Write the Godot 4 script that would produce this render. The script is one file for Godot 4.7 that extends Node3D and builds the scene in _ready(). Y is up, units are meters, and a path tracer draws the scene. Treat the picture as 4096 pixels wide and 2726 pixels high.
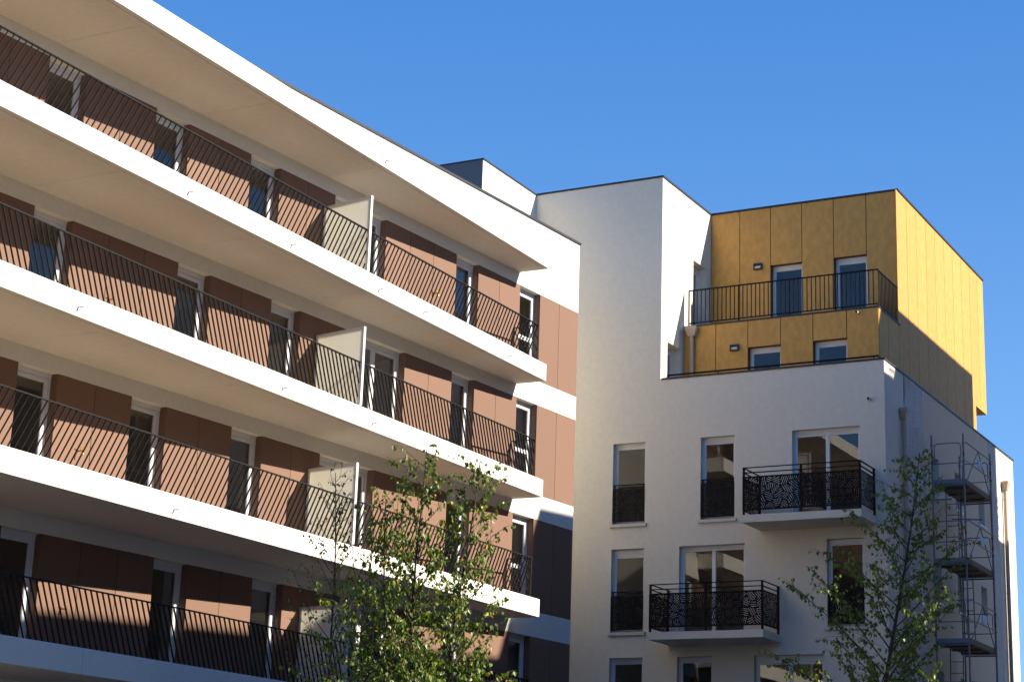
extends Node3D
# Courtyard of new apartment blocks. Metres, surveyed from the photograph; heights are counted from
# the underside of the top canopy while building and everything is lifted by LIFT at the end (ground at y = 0).

const LIFT := 15.3
const GROUND := -15.3
const STOREY := 2.8
const SLOPE := 0.0847          # the long facade stands slightly askew to its balconies
const SLAB_FRONT := 0.329
const SLAB_END := -5.4956
const SLAB_H := 0.412
const BAND := 0.31             # white band below each slab
const MOD := 0.91              # cladding module
const END_X := -2.73
const TOP := 4.169             # roof edge of tower and yellow block
const LOW := -1.494            # roof edge of the lower block
const W1 := 0.881
const W2 := 6.342
const W3 := 6.9234
const T0 := 1.5229
const T1 := 3.4358

var M := {}
var rng := RandomNumberGenerator.new()
var unit_box: ArrayMesh

# ------------------------------------------------------------------ mesh building
class MB:
	var v := PackedVector3Array()
	var n := PackedVector3Array()
	var c := PackedColorArray()
	var idx := PackedInt32Array()
	func tri(a: Vector3, b: Vector3, d: Vector3, nn: Vector3) -> void:   # a b d counter-clockwise from outside
		var i := v.size()
		v.append(a); v.append(b); v.append(d)
		n.append(nn); n.append(nn); n.append(nn)
		idx.append(i); idx.append(i + 2); idx.append(i + 1)
	func quad(a: Vector3, b: Vector3, d: Vector3, e: Vector3, flip := false) -> void:
		var nn := (b - a).cross(e - a)
		if nn.length_squared() < 1e-14: nn = (d - b).cross(e - b)
		nn = nn.normalized()
		if flip: nn = -nn
		var i := v.size()
		v.append(a); v.append(b); v.append(d); v.append(e)
		for k in 4: n.append(nn)
		if flip:
			for k in [0, 1, 2, 0, 2, 3]: idx.append(i + k)
		else:
			for k in [0, 2, 1, 0, 3, 2]: idx.append(i + k)
	func box(t: Transform3D, p: Vector3, q: Vector3) -> void:
		var a: Array[Vector3] = []
		for k in 8:
			a.append(t * Vector3(q.x if k & 1 else p.x, q.y if k & 2 else p.y, q.z if k & 4 else p.z))
		quad(a[4], a[5], a[7], a[6]); quad(a[1], a[0], a[2], a[3])
		quad(a[5], a[1], a[3], a[7]); quad(a[0], a[4], a[6], a[2])
		quad(a[6], a[7], a[3], a[2]); quad(a[0], a[1], a[5], a[4])
	func ring(t: Transform3D, x0: float, y0: float, x1: float, y1: float, w: float, z0: float, z1: float) -> void:
		box(t, Vector3(x0, y0, z0), Vector3(x0 + w, y1, z1))
		box(t, Vector3(x1 - w, y0, z0), Vector3(x1, y1, z1))
		box(t, Vector3(x0 + w, y0, z0), Vector3(x1 - w, y0 + w, z1))
		box(t, Vector3(x0 + w, y1 - w, z0), Vector3(x1 - w, y1, z1))
	func tube(pts: PackedVector3Array, radii: PackedFloat32Array, sides := 6, cap := true) -> void:
		var first := v.size()
		for i in pts.size():
			var d := (pts[mini(i + 1, pts.size() - 1)] - pts[maxi(i - 1, 0)]).normalized()
			var up := Vector3(0, 1, 0) if absf(d.y) < 0.9 else Vector3(1, 0, 0)
			var a := d.cross(up).normalized()
			var b := d.cross(a).normalized()
			for s in sides:
				var an := TAU * s / sides
				var o := a * cos(an) + b * sin(an)
				v.append(pts[i] + o * radii[i]); n.append(o)
		for i in pts.size() - 1:
			for s in sides:
				var p := first + i * sides + s
				var q := first + i * sides + (s + 1) % sides
				for k in [p, p + sides, q, q, p + sides, q + sides]: idx.append(k)
		if cap:
			for e in 2:
				var at: int = first + (0 if e == 0 else (pts.size() - 1) * sides)
				for s in range(1, sides - 1):
					var nn := (pts[0] - pts[1]).normalized() if e == 0 else (pts[-1] - pts[-2]).normalized()
					tri(v[at], v[at + s], v[at + s + 1], nn)
	func rod(a: Vector3, b: Vector3, r: float, sides := 8) -> void:
		tube(PackedVector3Array([a, b]), PackedFloat32Array([r, r]), sides)
	func flat(a: Vector3, b: Vector3, ex: Vector3, ez: Vector3) -> void:   # flat bar between two points
		var p := PackedVector3Array([a - ex - ez, a + ex - ez, a + ex + ez, a - ex + ez])
		var q := PackedVector3Array([b - ex - ez, b + ex - ez, b + ex + ez, b - ex + ez])
		for i in 4: quad(p[i], p[(i + 1) % 4], q[(i + 1) % 4], q[i], a.y > b.y)
		quad(p[0], p[3], p[2], p[1], a.y < b.y); quad(q[0], q[1], q[2], q[3], a.y < b.y)
	func loft(p: PackedVector3Array, q: PackedVector3Array, caps := true) -> void:   # two matching outlines
		var k := p.size()
		for i in k:
			var j := (i + 1) % k
			quad(p[i], q[i], q[j], p[j])
		if caps:
			var flat := PackedVector2Array()
			for a in p: flat.append(Vector2(a.z, a.y))
			var t := Geometry2D.triangulate_polygon(flat)
			for i in range(0, t.size(), 3):
				var nn := (p[t[i + 1]] - p[t[i]]).cross(p[t[i + 2]] - p[t[i]]).normalized()
				var out := (p[0] - q[0]).normalized()
				if nn.dot(out) > 0: tri(p[t[i]], p[t[i + 1]], p[t[i + 2]], out)
				else: tri(p[t[i]], p[t[i + 2]], p[t[i + 1]], out)
				if nn.dot(out) > 0: tri(q[t[i]], q[t[i + 2]], q[t[i + 1]], -out)
				else: tri(q[t[i]], q[t[i + 1]], q[t[i + 2]], -out)
	# wall with rectangular openings: front at z = 0, back at z = -depth, openings as Rect2(x, y, w, h)
	func wall(t: Transform3D, x0: float, x1: float, y0: float, y1: float, depth: float, holes: Array) -> void:
		var xs := [x0, x1]
		var ys := [y0, y1]
		for h in holes:
			xs.append_array([h.position.x, h.end.x]); ys.append_array([h.position.y, h.end.y])
		xs.sort(); ys.sort()
		for i in xs.size() - 1:
			if xs[i + 1] - xs[i] < 1e-5: continue
			for j in ys.size() - 1:
				if ys[j + 1] - ys[j] < 1e-5: continue
				var mid := Vector2((xs[i] + xs[i + 1]) / 2, (ys[j] + ys[j + 1]) / 2)
				var open := false
				for h in holes:
					if h.has_point(mid): open = true
				if open: continue
				for f in 2:
					var z := 0.0 if f == 0 else -depth
					quad(t * Vector3(xs[i], ys[j], z), t * Vector3(xs[i + 1], ys[j], z), t * Vector3(xs[i + 1], ys[j + 1], z), t * Vector3(xs[i], ys[j + 1], z), f == 1)
		var rims := [[Rect2(x0, y0, x1 - x0, y1 - y0), true]]
		for h in holes: rims.append([h, false])
		for r in rims:
			var a: Vector2 = r[0].position
			var b: Vector2 = r[0].end
			var cs := [a, Vector2(b.x, a.y), b, Vector2(a.x, b.y)]
			for i in 4:
				var p: Vector2 = cs[i]
				var q: Vector2 = cs[(i + 1) % 4]
				quad(t * Vector3(p.x, p.y, -depth), t * Vector3(q.x, q.y, -depth), t * Vector3(q.x, q.y, 0), t * Vector3(p.x, p.y, 0), not r[1])
	func mesh() -> ArrayMesh:
		var arr := []
		arr.resize(Mesh.ARRAY_MAX)
		arr[Mesh.ARRAY_VERTEX] = v; arr[Mesh.ARRAY_NORMAL] = n; arr[Mesh.ARRAY_INDEX] = idx
		if c.size() == v.size() and c.size() > 0: arr[Mesh.ARRAY_COLOR] = c
		var m := ArrayMesh.new()
		m.add_surface_from_arrays(Mesh.PRIMITIVE_TRIANGLES, arr)
		return m

var taken := {}
func numbered(parent: Node, called: String) -> String:
	var key := str(parent.get_instance_id()) + called
	var k: int = taken.get(key, 0)
	taken[key] = k + 1
	return called if k == 0 else "%s_%03d" % [called, k]

func node(called: String, parent: Node) -> Node3D:
	var o := Node3D.new()
	o.name = numbered(parent, called)
	parent.add_child(o)
	return o

func put(called: String, mb: MB, mat: Material, parent: Node) -> MeshInstance3D:
	return put_mesh(called, mb.mesh(), mat, parent)

func put_mesh(called: String, mesh: Mesh, mat: Material, parent: Node, t := Transform3D()) -> MeshInstance3D:
	var o := MeshInstance3D.new()
	o.name = numbered(parent, called)
	o.mesh = mesh
	o.material_override = mat
	o.transform = t
	parent.add_child(o)
	return o

func thing(called: String, label: String, category: String, group := "") -> Node3D:
	var o := node(called, self)
	o.set_meta("label", label); o.set_meta("category", category)
	if group: o.set_meta("group", group)
	return o

func boxpart(called: String, t: Transform3D, p: Vector3, q: Vector3, mat: Material, parent: Node) -> MeshInstance3D:
	var mb := MB.new(); mb.box(t, p, q)
	return put(called, mb, mat, parent)

# frames: local x along the wall, y up, z out of the wall
func facing_minus_x(x: float) -> Transform3D:
	return Transform3D(Basis(Vector3(0, 0, 1), Vector3.UP, Vector3(-1, 0, 0)), Vector3(x, 0, 0))
func facing_plus_z(z: float) -> Transform3D:
	return Transform3D(Basis.IDENTITY, Vector3(0, 0, z))
func facade_frame() -> Transform3D:
	var l := sqrt(1 + SLOPE * SLOPE)
	return Transform3D(Basis(Vector3(1, 0, SLOPE) / l, Vector3.UP, Vector3(-SLOPE, 0, 1) / l), Vector3.ZERO)
func fx(x: float) -> float:     # world x on the long facade -> distance along it
	return x * sqrt(1 + SLOPE * SLOPE)

# ------------------------------------------------------------------ materials
func noise_tex(seed_: int, freq: float, lo: Color, hi: Color, size := 512, octaves := 4, stretch := 1.0) -> ImageTexture:
	var f := FastNoiseLite.new()
	f.seed = seed_; f.frequency = freq; f.fractal_octaves = octaves; f.noise_type = FastNoiseLite.TYPE_SIMPLEX_SMOOTH
	var src := f.get_seamless_image(size, int(size * stretch), false, false, 0.12)
	var im := Image.create(size, size, false, Image.FORMAT_RGB8)
	for y in size:
		for x in size:
			var t := src.get_pixel(x, int(y * stretch) % src.get_height()).r
			t = clampf((t - 0.5) * 1.5 + 0.5, 0, 1)
			im.set_pixel(x, y, lo.lerp(hi, t))
	im.generate_mipmaps()
	return ImageTexture.create_from_image(im)

func bump_tex(seed_: int, freq: float, strength: float, size := 512) -> ImageTexture:
	var f := FastNoiseLite.new()
	f.seed = seed_; f.frequency = freq; f.fractal_octaves = 3; f.noise_type = FastNoiseLite.TYPE_SIMPLEX_SMOOTH
	var im := f.get_seamless_image(size, size, false, false, 0.12)
	im.convert(Image.FORMAT_RGBA8)
	im.bump_map_to_normal_map(strength)
	im.generate_mipmaps()
	return ImageTexture.create_from_image(im)

func lin(r: float, g: float, b: float) -> Color:
	return Color(r, g, b).linear_to_srgb()

func plain(col: Color, rough: float, metal := 0.0) -> StandardMaterial3D:
	var m := StandardMaterial3D.new()
	m.albedo_color = col; m.roughness = rough; m.metallic = metal
	return m

func surfaced(col: Color, rough: float, tex: Texture2D, nrm: Texture2D, nscale: float, uv: float) -> StandardMaterial3D:
	var m := plain(col, rough)
	m.albedo_texture = tex
	m.uv1_triplanar = true; m.uv1_world_triplanar = true
	m.uv1_scale = Vector3.ONE * uv
	if nrm:
		m.normal_enabled = true; m.normal_texture = nrm; m.normal_scale = nscale
	return m

func make_materials() -> void:
	var g := func(a: float) -> Color: return Color(a, a, a)
	var blotch := noise_tex(3, 0.03, g.call(0.975), g.call(1.0), 512, 6)
	var grain := noise_tex(5, 0.09, g.call(0.93), g.call(1.0), 512, 3)
	var streak := noise_tex(9, 0.02, g.call(0.92), g.call(1.0), 512, 6, 0.5)
	var fine := bump_tex(11, 0.25, 3.0)
	var coarse := bump_tex(12, 0.08, 9.0)
	M.white = surfaced(lin(0.76, 0.73, 0.67), 0.9, blotch, fine, 0.3, 0.35)
	M.tower = surfaced(lin(0.70, 0.65, 0.55), 0.92, blotch, fine, 0.25, 0.3)
	M.beige_wall = surfaced(lin(0.66, 0.575, 0.45), 0.92, blotch, fine, 0.25, 0.3)
	M.rough = surfaced(lin(0.84, 0.83, 0.81), 0.95, grain, coarse, 2.0, 0.9)
	M.brown = []
	for k in 4:
		var d: float = [1.0, 0.95, 1.04, 0.98][k]
		M.brown.append(surfaced(lin(0.205 * d, 0.112 * d, 0.074 * d), 0.72, grain, fine, 0.35, 0.8 + 0.05 * k))
	M.brown_wall = surfaced(lin(0.17, 0.10, 0.072), 0.8, grain, null, 0.0, 0.8)
	M.yellow = []
	for k in 4:
		var d: float = [1.0, 0.95, 1.03, 0.97][k]
		M.yellow.append(surfaced(lin(0.62 * d, 0.312 * d, 0.062 * d), 0.62, streak, fine, 0.3, 0.45 + 0.03 * k))
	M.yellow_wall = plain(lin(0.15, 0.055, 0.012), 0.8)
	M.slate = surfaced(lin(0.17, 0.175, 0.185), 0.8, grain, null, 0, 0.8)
	M.pvc = plain(lin(0.66, 0.67, 0.69), 0.35)
	M.shutter = plain(lin(0.66, 0.65, 0.62), 0.45)
	M.sill = surfaced(lin(0.6, 0.57, 0.52), 0.8, grain, null, 0, 0.8)
	M.rail = plain(lin(0.016, 0.017, 0.019), 0.6)
	M.rail.metallic_specular = 0.3
	M.black = plain(lin(0.012, 0.011, 0.011), 0.55)
	M.black.metallic_specular = 0.2
	M.coping = plain(lin(0.035, 0.036, 0.042), 0.45, 0.3)
	M.screen_frame = plain(lin(0.7, 0.69, 0.66), 0.5)
	M.screen = plain(lin(0.88, 0.88, 0.86), 0.6)
	M.screen.backlight_enabled = true; M.screen.backlight = Color(1.0, 1.0, 0.96)
	M.pipe = plain(lin(0.44, 0.345, 0.255), 0.5)
	M.steel = plain(lin(0.21, 0.22, 0.24), 0.5, 0.3)
	M.red = plain(lin(0.26, 0.025, 0.022), 0.5)
	M.board = surfaced(lin(0.20, 0.155, 0.12), 0.85, grain, null, 0, 1.2)
	M.sign = plain(lin(0.22, 0.26, 0.42), 0.4)
	M.sign_pink = plain(lin(0.5, 0.16, 0.24), 0.4)
	M.brass = plain(lin(0.62, 0.38, 0.06), 0.3, 0.8)
	M.lamp = plain(lin(0.03, 0.026, 0.024), 0.5)
	M.diffuser = plain(lin(0.5, 0.48, 0.45), 0.4)
	M.room = plain(lin(0.50, 0.47, 0.41), 0.9)
	M.room_floor = plain(lin(0.12, 0.095, 0.07), 0.6)
	M.balcony_floor = surfaced(lin(0.45, 0.35, 0.225), 0.8, grain, null, 0, 0.7)
	M.roof = surfaced(lin(0.22, 0.22, 0.22), 0.95, grain, null, 0, 0.6)
	M.ground = surfaced(lin(0.10, 0.095, 0.085), 0.9, grain, coarse, 0.5, 0.3)
	M.glass = plain(Color(0.05, 0.06, 0.06, 0.03), 0.0)
	M.glass.transparency = BaseMaterial3D.TRANSPARENCY_ALPHA
	M.glass.metallic_specular = 0.5
	M.dark_glass = plain(lin(0.02, 0.022, 0.024), 0.03)
	M.leaf = plain(Color.WHITE, 0.42)
	M.leaf.vertex_color_use_as_albedo = true
	M.leaf.backlight_enabled = true; M.leaf.backlight = Color(0.75, 0.85, 0.3)
	M.leaf.cull_mode = BaseMaterial3D.CULL_DISABLED
	M.bark = surfaced(lin(0.085, 0.066, 0.052), 0.9, noise_tex(21, 0.05, g.call(0.55), g.call(1.0), 256, 4, 2.0), null, 0, 3.0)
	M.twig = plain(lin(0.055, 0.035, 0.026), 0.7)

# ------------------------------------------------------------------ openings
# local frame t: opening runs x 0..w, y 0..h, wall face at z = 0
func opening(called: String, t: Transform3D, w: float, h: float, parent: Node, opt := {}) -> Node3D:
	var o := node(called, parent)
	var d: float = opt.get("depth", 0.17)
	var shut: float = opt.get("shutter", 0.1)
	var top := h - shut
	var q: float = opt.get("frame", 1.0)
	var f0 := 0.028 * q
	var f1 := 0.037 * q
	var mb := MB.new()
	mb.ring(t, 0.0, 0.0, w, top, f0, -d - 0.07, -d)
	mb.ring(t, f0, f0, w - f0, top - f0, f1 - f0, -d - 0.06, -d - 0.018)
	put("frame", mb, M.pvc, o)
	mb = MB.new()
	mb.box(t, Vector3(0, top, -d - 0.09), Vector3(w, h, -d + 0.012))
	put("shutter_box", mb, M.shutter, o)
	if opt.get("slats", 0) > 0:
		var down: int = opt.slats
		for k in down:
			boxpart("slat", t, Vector3(0.03, top - 0.042 * (k + 1) + 0.004, -d + 0.002), Vector3(w - 0.03, top - 0.042 * k, -d + 0.01), M.shutter, o)
	var leaves: int = opt.get("leaves", 1)
	var x := f1
	var lw := (w - 2 * f1) / leaves
	var sw := 0.043 * q
	var pw := sw + 0.007
	for k in leaves:
		mb = MB.new()
		mb.ring(t, x + 0.002, f1 + 0.002, x + lw - 0.002, top - f1 - 0.002, sw, -d - 0.055, -d - 0.008)
		mb.ring(t, x + sw + 0.002, f1 + sw + 0.002, x + lw - sw - 0.002, top - f1 - sw - 0.002, 0.008, -d - 0.045, -d - 0.022)
		put("sash", mb, M.pvc, o)
		mb = MB.new()
		for zz in [-0.026, -0.042]:
			mb.quad(t * Vector3(x + pw, f1 + pw, -d + zz), t * Vector3(x + lw - pw, f1 + pw, -d + zz), t * Vector3(x + lw - pw, top - f1 - pw, -d + zz), t * Vector3(x + pw, top - f1 - pw, -d + zz))
		put("pane", mb, M.glass, o)
		x += lw
	return o

# a closed room behind an opening, open towards the wall: x0..x1, floor y0, ceiling y1, from z0 back to z1
func room(t: Transform3D, x0: float, x1: float, y0: float, y1: float, z0: float, z1: float, parent: Node) -> void:
	var r := node("room", parent)
	var mb := MB.new()
	var p := func(x: float, y: float, z: float) -> Vector3: return t * Vector3(x, y, z)
	mb.quad(p.call(x0, y0, z1), p.call(x1, y0, z1), p.call(x1, y1, z1), p.call(x0, y1, z1))
	mb.quad(p.call(x0, y0, z0), p.call(x0, y0, z1), p.call(x0, y1, z1), p.call(x0, y1, z0))
	mb.quad(p.call(x1, y0, z1), p.call(x1, y0, z0), p.call(x1, y1, z0), p.call(x1, y1, z1))
	mb.quad(p.call(x0, y1, z1), p.call(x1, y1, z1), p.call(x1, y1, z0), p.call(x0, y1, z0))
	put("interior_walls", mb, M.room, r)
	mb = MB.new()
	mb.quad(p.call(x0, y0, z0), p.call(x1, y0, z0), p.call(x1, y0, z1), p.call(x0, y0, z1))
	put("interior_floor", mb, M.room_floor, r)

# ------------------------------------------------------------------ long building with balconies
func build_long_building() -> void:
	var b := thing("apartment_building", "long white apartment block with brown panels and continuous slanted-bar balconies on the left", "building")
	var t := facade_frame()
	var left := -38.0
	var cells := 38
	var singles := [[2, 5, 13, 16, 19, 22, 25, 28, 31, 34], [2, 5, 12, 15, 19, 22, 25, 28, 31, 34]]
	var wide := [9, 8]
	# white bands: parapet and one band per floor
	for k in 6:
		var y1 := 1.51 if k == 0 else 0.284 - k * STOREY
		var y0 := -BAND - k * STOREY if k < 5 else GROUND
		boxpart("wall_band", t, Vector3(fx(left), y0, -0.3), Vector3(fx(END_X), y1, 0), M.white, b)
	boxpart("coping", t, Vector3(fx(left), 1.51, -0.34), Vector3(fx(END_X) + 0.03, 1.565, 0.035), M.coping, b)
	# end wall, rear wall and roof
	boxpart("gable_wall", Transform3D(), Vector3(END_X - 0.3, GROUND, -9.0), Vector3(END_X - 0.002, 1.3, -0.56), M.white, b)
	boxpart("roof", Transform3D(), Vector3(left, 0.9, -11.0), Vector3(END_X - 0.31, 1.1, -0.6 + SLOPE * left), M.roof, b)
	var mb := MB.new()
	mb.loft(PackedVector3Array([Vector3(left, 0.9, -3.6), Vector3(left, 1.1, -3.6), Vector3(left, 1.1, -11.0), Vector3(left, 0.9, -11.0)]), PackedVector3Array([Vector3(END_X - 0.31, 0.9, -0.6), Vector3(END_X - 0.31, 1.1, -0.6), Vector3(END_X - 0.31, 1.1, -11.0), Vector3(END_X - 0.31, 0.9, -11.0)]))
	b.get_node("roof").mesh = mb.mesh()
	boxpart("rear_wall", Transform3D(), Vector3(left, GROUND, -11.3), Vector3(END_X, 1.3, -11.0), M.white, b)
	# piers, cladding panels, doors, rooms
	var hgt := STOREY - BAND - 0.284
	var panel_mesh: ArrayMesh
	mb = MB.new()
	var pw := fx(MOD) - 0.013
	mb.box(Transform3D(), Vector3(0, 0, -0.03), Vector3(pw, hgt - 0.006, 0))
	panel_mesh = mb.mesh()
	for k in 5:
		var y0 := 0.284 - (k + 1) * STOREY
		var floor_y := SLAB_H - (k + 1) * STOREY
		var open := {}
		for i in singles[k % 2]: open[i] = 1
		open[wide[k % 2]] = 2
		var run := 0
		var i := 0
		while i <= cells:
			var w: int = open.get(i, 0)
			if w > 0 or i == cells:
				if i > run:
					boxpart("pier", t, Vector3(fx(END_X - i * MOD), y0, -0.29), Vector3(fx(END_X - run * MOD), y0 + hgt, -0.03), M.brown_wall, b)
				if w > 0:
					var x0 := fx(END_X - (i + w) * MOD)
					var x1 := fx(END_X - i * MOD)
					var lt := t.translated_local(Vector3(x0, floor_y + 0.03, 0))
					var nm := "balcony_door" if i != 2 else "window"
					boxpart("threshold", t, Vector3(x0, y0, -0.28), Vector3(x1, floor_y + 0.03, -0.02), M.sill, b)
					var od := opening(nm, lt, x1 - x0, y0 + hgt - floor_y - 0.03, b, {"leaves": w, "depth": 0.17, "shutter": 0.045, "frame": 1.45})
					if i == 2:
						boxpart("transom", lt, Vector3(0.052, 0.80, -0.222), Vector3(x1 - x0 - 0.052, 0.90, -0.165), M.pvc, od)
					var m := (x0 + x1) / 2
					var half := 1.28 if w == 1 else 1.75
					room(t, m - half + (0.12 if i == 2 else 0.0), minf(m + half, fx(END_X) - 0.35), floor_y + 0.001, y0 + hgt + 0.16, -0.3, -4.2, b)
					i += w
				run = i
				if w == 0: i += 1
			else:
				i += 1
		for c in cells:
			var covered := false
			for o in open:
				if c >= o and c < o + open[o]: covered = true
			if covered: continue
			var pt := t.translated_local(Vector3(fx(END_X - (c + 1) * MOD) + 0.0065, y0 + 0.003, 0.0))
			put_mesh("cladding_panel", panel_mesh, M.brown[rng.randi() % 4], b, pt)
	# slabs with drip groove, in cast lengths
	var spouts := [[-13.04], [-16.2, -13.04, -11.25, -7.38, -19.4], [-21.94, -16.18, -13.02, -7.36], [-19.1, -13.0, -8.2], [], []]
	for k in 6:
		var s := node("balcony" if k > 0 else "canopy", b)
		var y := -k * STOREY
		var joints := [SLAB_END]
		var j := -9.30 if k % 2 == 0 and k != 2 and k != 4 else -9.59
		while j > left:
			joints.append(j); j -= 3.827
		joints.append(left)
		for q in joints.size() - 1:
			var x1: float = joints[q] - (0.004 if q > 0 else 0.0)
			var x0: float = joints[q + 1] + (0.004 if q < joints.size() - 2 else 0.0)
			var outl: Array[PackedVector3Array] = []
			for x in [x0, x1]:
				var back: float = SLOPE * x - 0.12
				var f := SLAB_FRONT
				var pts := PackedVector3Array()
				for a in [[f - 0.006, y], [f, y + 0.006], [f, y + SLAB_H - 0.008], [f - 0.008, y + SLAB_H], [back, y + SLAB_H], [back, y], [f - 0.125, y], [f - 0.125, y + 0.018], [f - 0.108, y + 0.018], [f - 0.108, y]]:
					pts.append(Vector3(x, a[1], a[0]))
				outl.append(pts)
			mb = MB.new()
			mb.loft(outl[1], outl[0])
			put("slab", mb, M.white, s)
		if k > 0:
			mb = MB.new()
			mb.loft(PackedVector3Array([Vector3(SLAB_END - 0.06, y + SLAB_H + 0.004, SLAB_FRONT - 0.3), Vector3(SLAB_END - 0.06, y + SLAB_H + 0.012, SLAB_FRONT - 0.3), Vector3(SLAB_END - 0.06, y + SLAB_H + 0.012, SLOPE * SLAB_END + 0.002), Vector3(SLAB_END - 0.06, y + SLAB_H + 0.004, SLOPE * SLAB_END + 0.002)]), PackedVector3Array([Vector3(left, y + SLAB_H + 0.004, SLAB_FRONT - 0.3), Vector3(left, y + SLAB_H + 0.012, SLAB_FRONT - 0.3), Vector3(left, y + SLAB_H + 0.012, SLOPE * left + 0.002), Vector3(left, y + SLAB_H + 0.004, SLOPE * left + 0.002)]))
			put("floor_finish", mb, M.balcony_floor, s)
		for x in spouts[k]:
			mb = MB.new()
			var q := Vector3(x, y + 0.16, SLAB_FRONT)
			mb.tube(PackedVector3Array([q + Vector3(0, 0, -0.02), q + Vector3(0, -0.004, 0.05), q + Vector3(0.0, -0.008, 0.115)]), PackedFloat32Array([0.019, 0.019, 0.019]), 8)
			put("drain_spout", mb, M.white, s)
	# railings
	var bars_rest := MB.new()
	var bar_meshes := {}
	for k in range(1, 5):
		var r := node("railing", b)
		var lean := 0.51 if k % 2 == 1 else -0.51
		var yt := -k * STOREY + 1.369
		var yb := -k * STOREY + SLAB_H
		var zt := 0.162
		var zb := 0.118
		var xe := -5.64
		mb = MB.new()
		mb.box(Transform3D(), Vector3(left, yt - 0.02, zt - 0.025), Vector3(xe, yt, zt + 0.025))
		put("handrail", mb, M.rail, r)
		var hb := yt - 0.03 - yb
		mb = MB.new()
		var ex := Vector3(0.0045, 0, 0)
		var ez := Vector3(0, 0, 0.0165)
		mb.flat(Vector3(0, 0.0095, zt), Vector3(-lean * (hb + 0.0095), -hb, zb), ex, ez)
		var bm := mb.mesh()
		var x := xe - 0.03
		while x > left + 0.6:
			var foot := x - lean * hb
			if foot < xe - 0.005:
				if x < -12.3 and x > -25.2:
					put_mesh("baluster", bm, M.rail, r, Transform3D(Basis.IDENTITY, Vector3(x, yt - 0.03, 0)))
				else:
					bars_rest.flat(Vector3(x, yt - 0.0205, zt), Vector3(foot, yb, zb), ex, ez)
			elif lean < 0:      # bars cut short by the end post
				var f := (xe - 0.01 - x) / (-lean * hb)
				bars_rest.flat(Vector3(x, yt - 0.0205, zt), Vector3(xe - 0.01, yt - 0.03 - hb * f, lerpf(zt, zb, f)), ex, ez)
			x -= 0.143
		# return to the wall at the end of the balcony
		var zw := SLOPE * xe
		mb = MB.new()
		mb.box(Transform3D(), Vector3(xe - 0.03, yt - 0.012, zw), Vector3(xe + 0.02, yt - 0.0005, zt - 0.026))
		put("end_handrail", mb, M.rail, r)
		mb = MB.new()
		mb.rod(Vector3(xe, yb, zb + 0.02), Vector3(xe, yt - 0.012, zt), 0.0125, 8)
		put("end_post", mb, M.rail, r)
		var z := zt - 0.05
		while z > zw - 0.5:
			var z2 := z + 0.42 * (1.0 if k % 2 == 1 else 1.0)
			# clip the slanted bar to the span between wall and post
			var a := Vector3(xe, yt - 0.012, z)
			var e := Vector3(xe, yb, z2)
			if z < zw: a = a.lerp(e, (zw - z) / (z2 - z))
			if z2 > zt - 0.02: e = Vector3(xe, yt, z).lerp(Vector3(xe, yb, z2), (zt - 0.02 - z) / (z2 - z))
			if a.distance_to(e) > 0.05:
				mb = MB.new(); mb.rod(a, e, 0.0115, 6)
				put("end_baluster", mb, M.rail, r)
			z -= 0.125
	var rest := put("distant_balusters", bars_rest, M.rail, b)
	rest.set_meta("kind", "stuff")
	# privacy screens between flats
	for k in range(1, 5):
		var s := node("privacy_screen", b)
		var y0 := -k * STOREY + SLAB_H + 0.06
		var y1 := -(k - 1) * STOREY - 0.70
		var a := Vector3(-13.1, 0, SLOPE * -13.1 + 0.03)
		var e := Vector3(-13.34, 0, 0.235)
		var dir := (e - a).normalized()
		var st := Transform3D(Basis(dir, Vector3.UP, dir.cross(Vector3.UP)), a)
		var l := a.distance_to(e)
		mb = MB.new(); mb.ring(st, 0, y0, l, y1, 0.045, -0.03, 0.03)
		put("frame", mb, M.screen_frame, s)
		boxpart("panel", st, Vector3(0.045, y0 + 0.045, -0.004), Vector3(l - 0.045, y1 - 0.045, 0.004), M.screen, s)
		for f in [0.06, l - 0.06]:
			mb = MB.new(); mb.box(st, Vector3(f - 0.02, y0 - 0.06, -0.02), Vector3(f + 0.02, y0, 0.02))
			put("foot", mb, M.screen_frame, s)
	# garden taps on the panels
	for q in [[-19.0, -4.3], [-19.41, -7.16], [-9.05, -1.5], [-19.44, -9.91]]:
		mb = MB.new()
		var tt := t.translated_local(Vector3(fx(q[0]), q[1], 0))
		mb.rod(tt * Vector3(0, 0, 0), tt * Vector3(0, 0, 0.09), 0.014)
		mb.tube(PackedVector3Array([tt * Vector3(0, 0, 0.08), tt * Vector3(0, 0.0, 0.13), tt * Vector3(0, -0.08, 0.15)]), PackedFloat32Array([0.016, 0.018, 0.013]), 8)
		mb.rod(tt * Vector3(0, 0.01, 0.09), tt * Vector3(0, 0.07, 0.09), 0.01)
		mb.rod(tt * Vector3(-0.045, 0.07, 0.09), tt * Vector3(0.045, 0.075, 0.09), 0.009)
		put("tap", mb, M.brass, b)
	# roof storey and the link to the tower
	var ph := node("roof_storey", b)
	boxpart("wall", Transform3D(), Vector3(-3.1, 0.6, -10.5), Vector3(-0.01, TOP - 0.035, -2.976), M.white, ph)
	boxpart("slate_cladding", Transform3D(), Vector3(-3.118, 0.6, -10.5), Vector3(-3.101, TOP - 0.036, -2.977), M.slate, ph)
	boxpart("coping", Transform3D(), Vector3(-3.13, TOP - 0.035, -10.5), Vector3(-0.012, TOP + 0.002, -2.946), M.coping, ph)
	boxpart("link_wall", Transform3D(), Vector3(END_X + 0.001, GROUND, -3.3), Vector3(-0.01, 0.6, -2.976), M.white, b)

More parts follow.
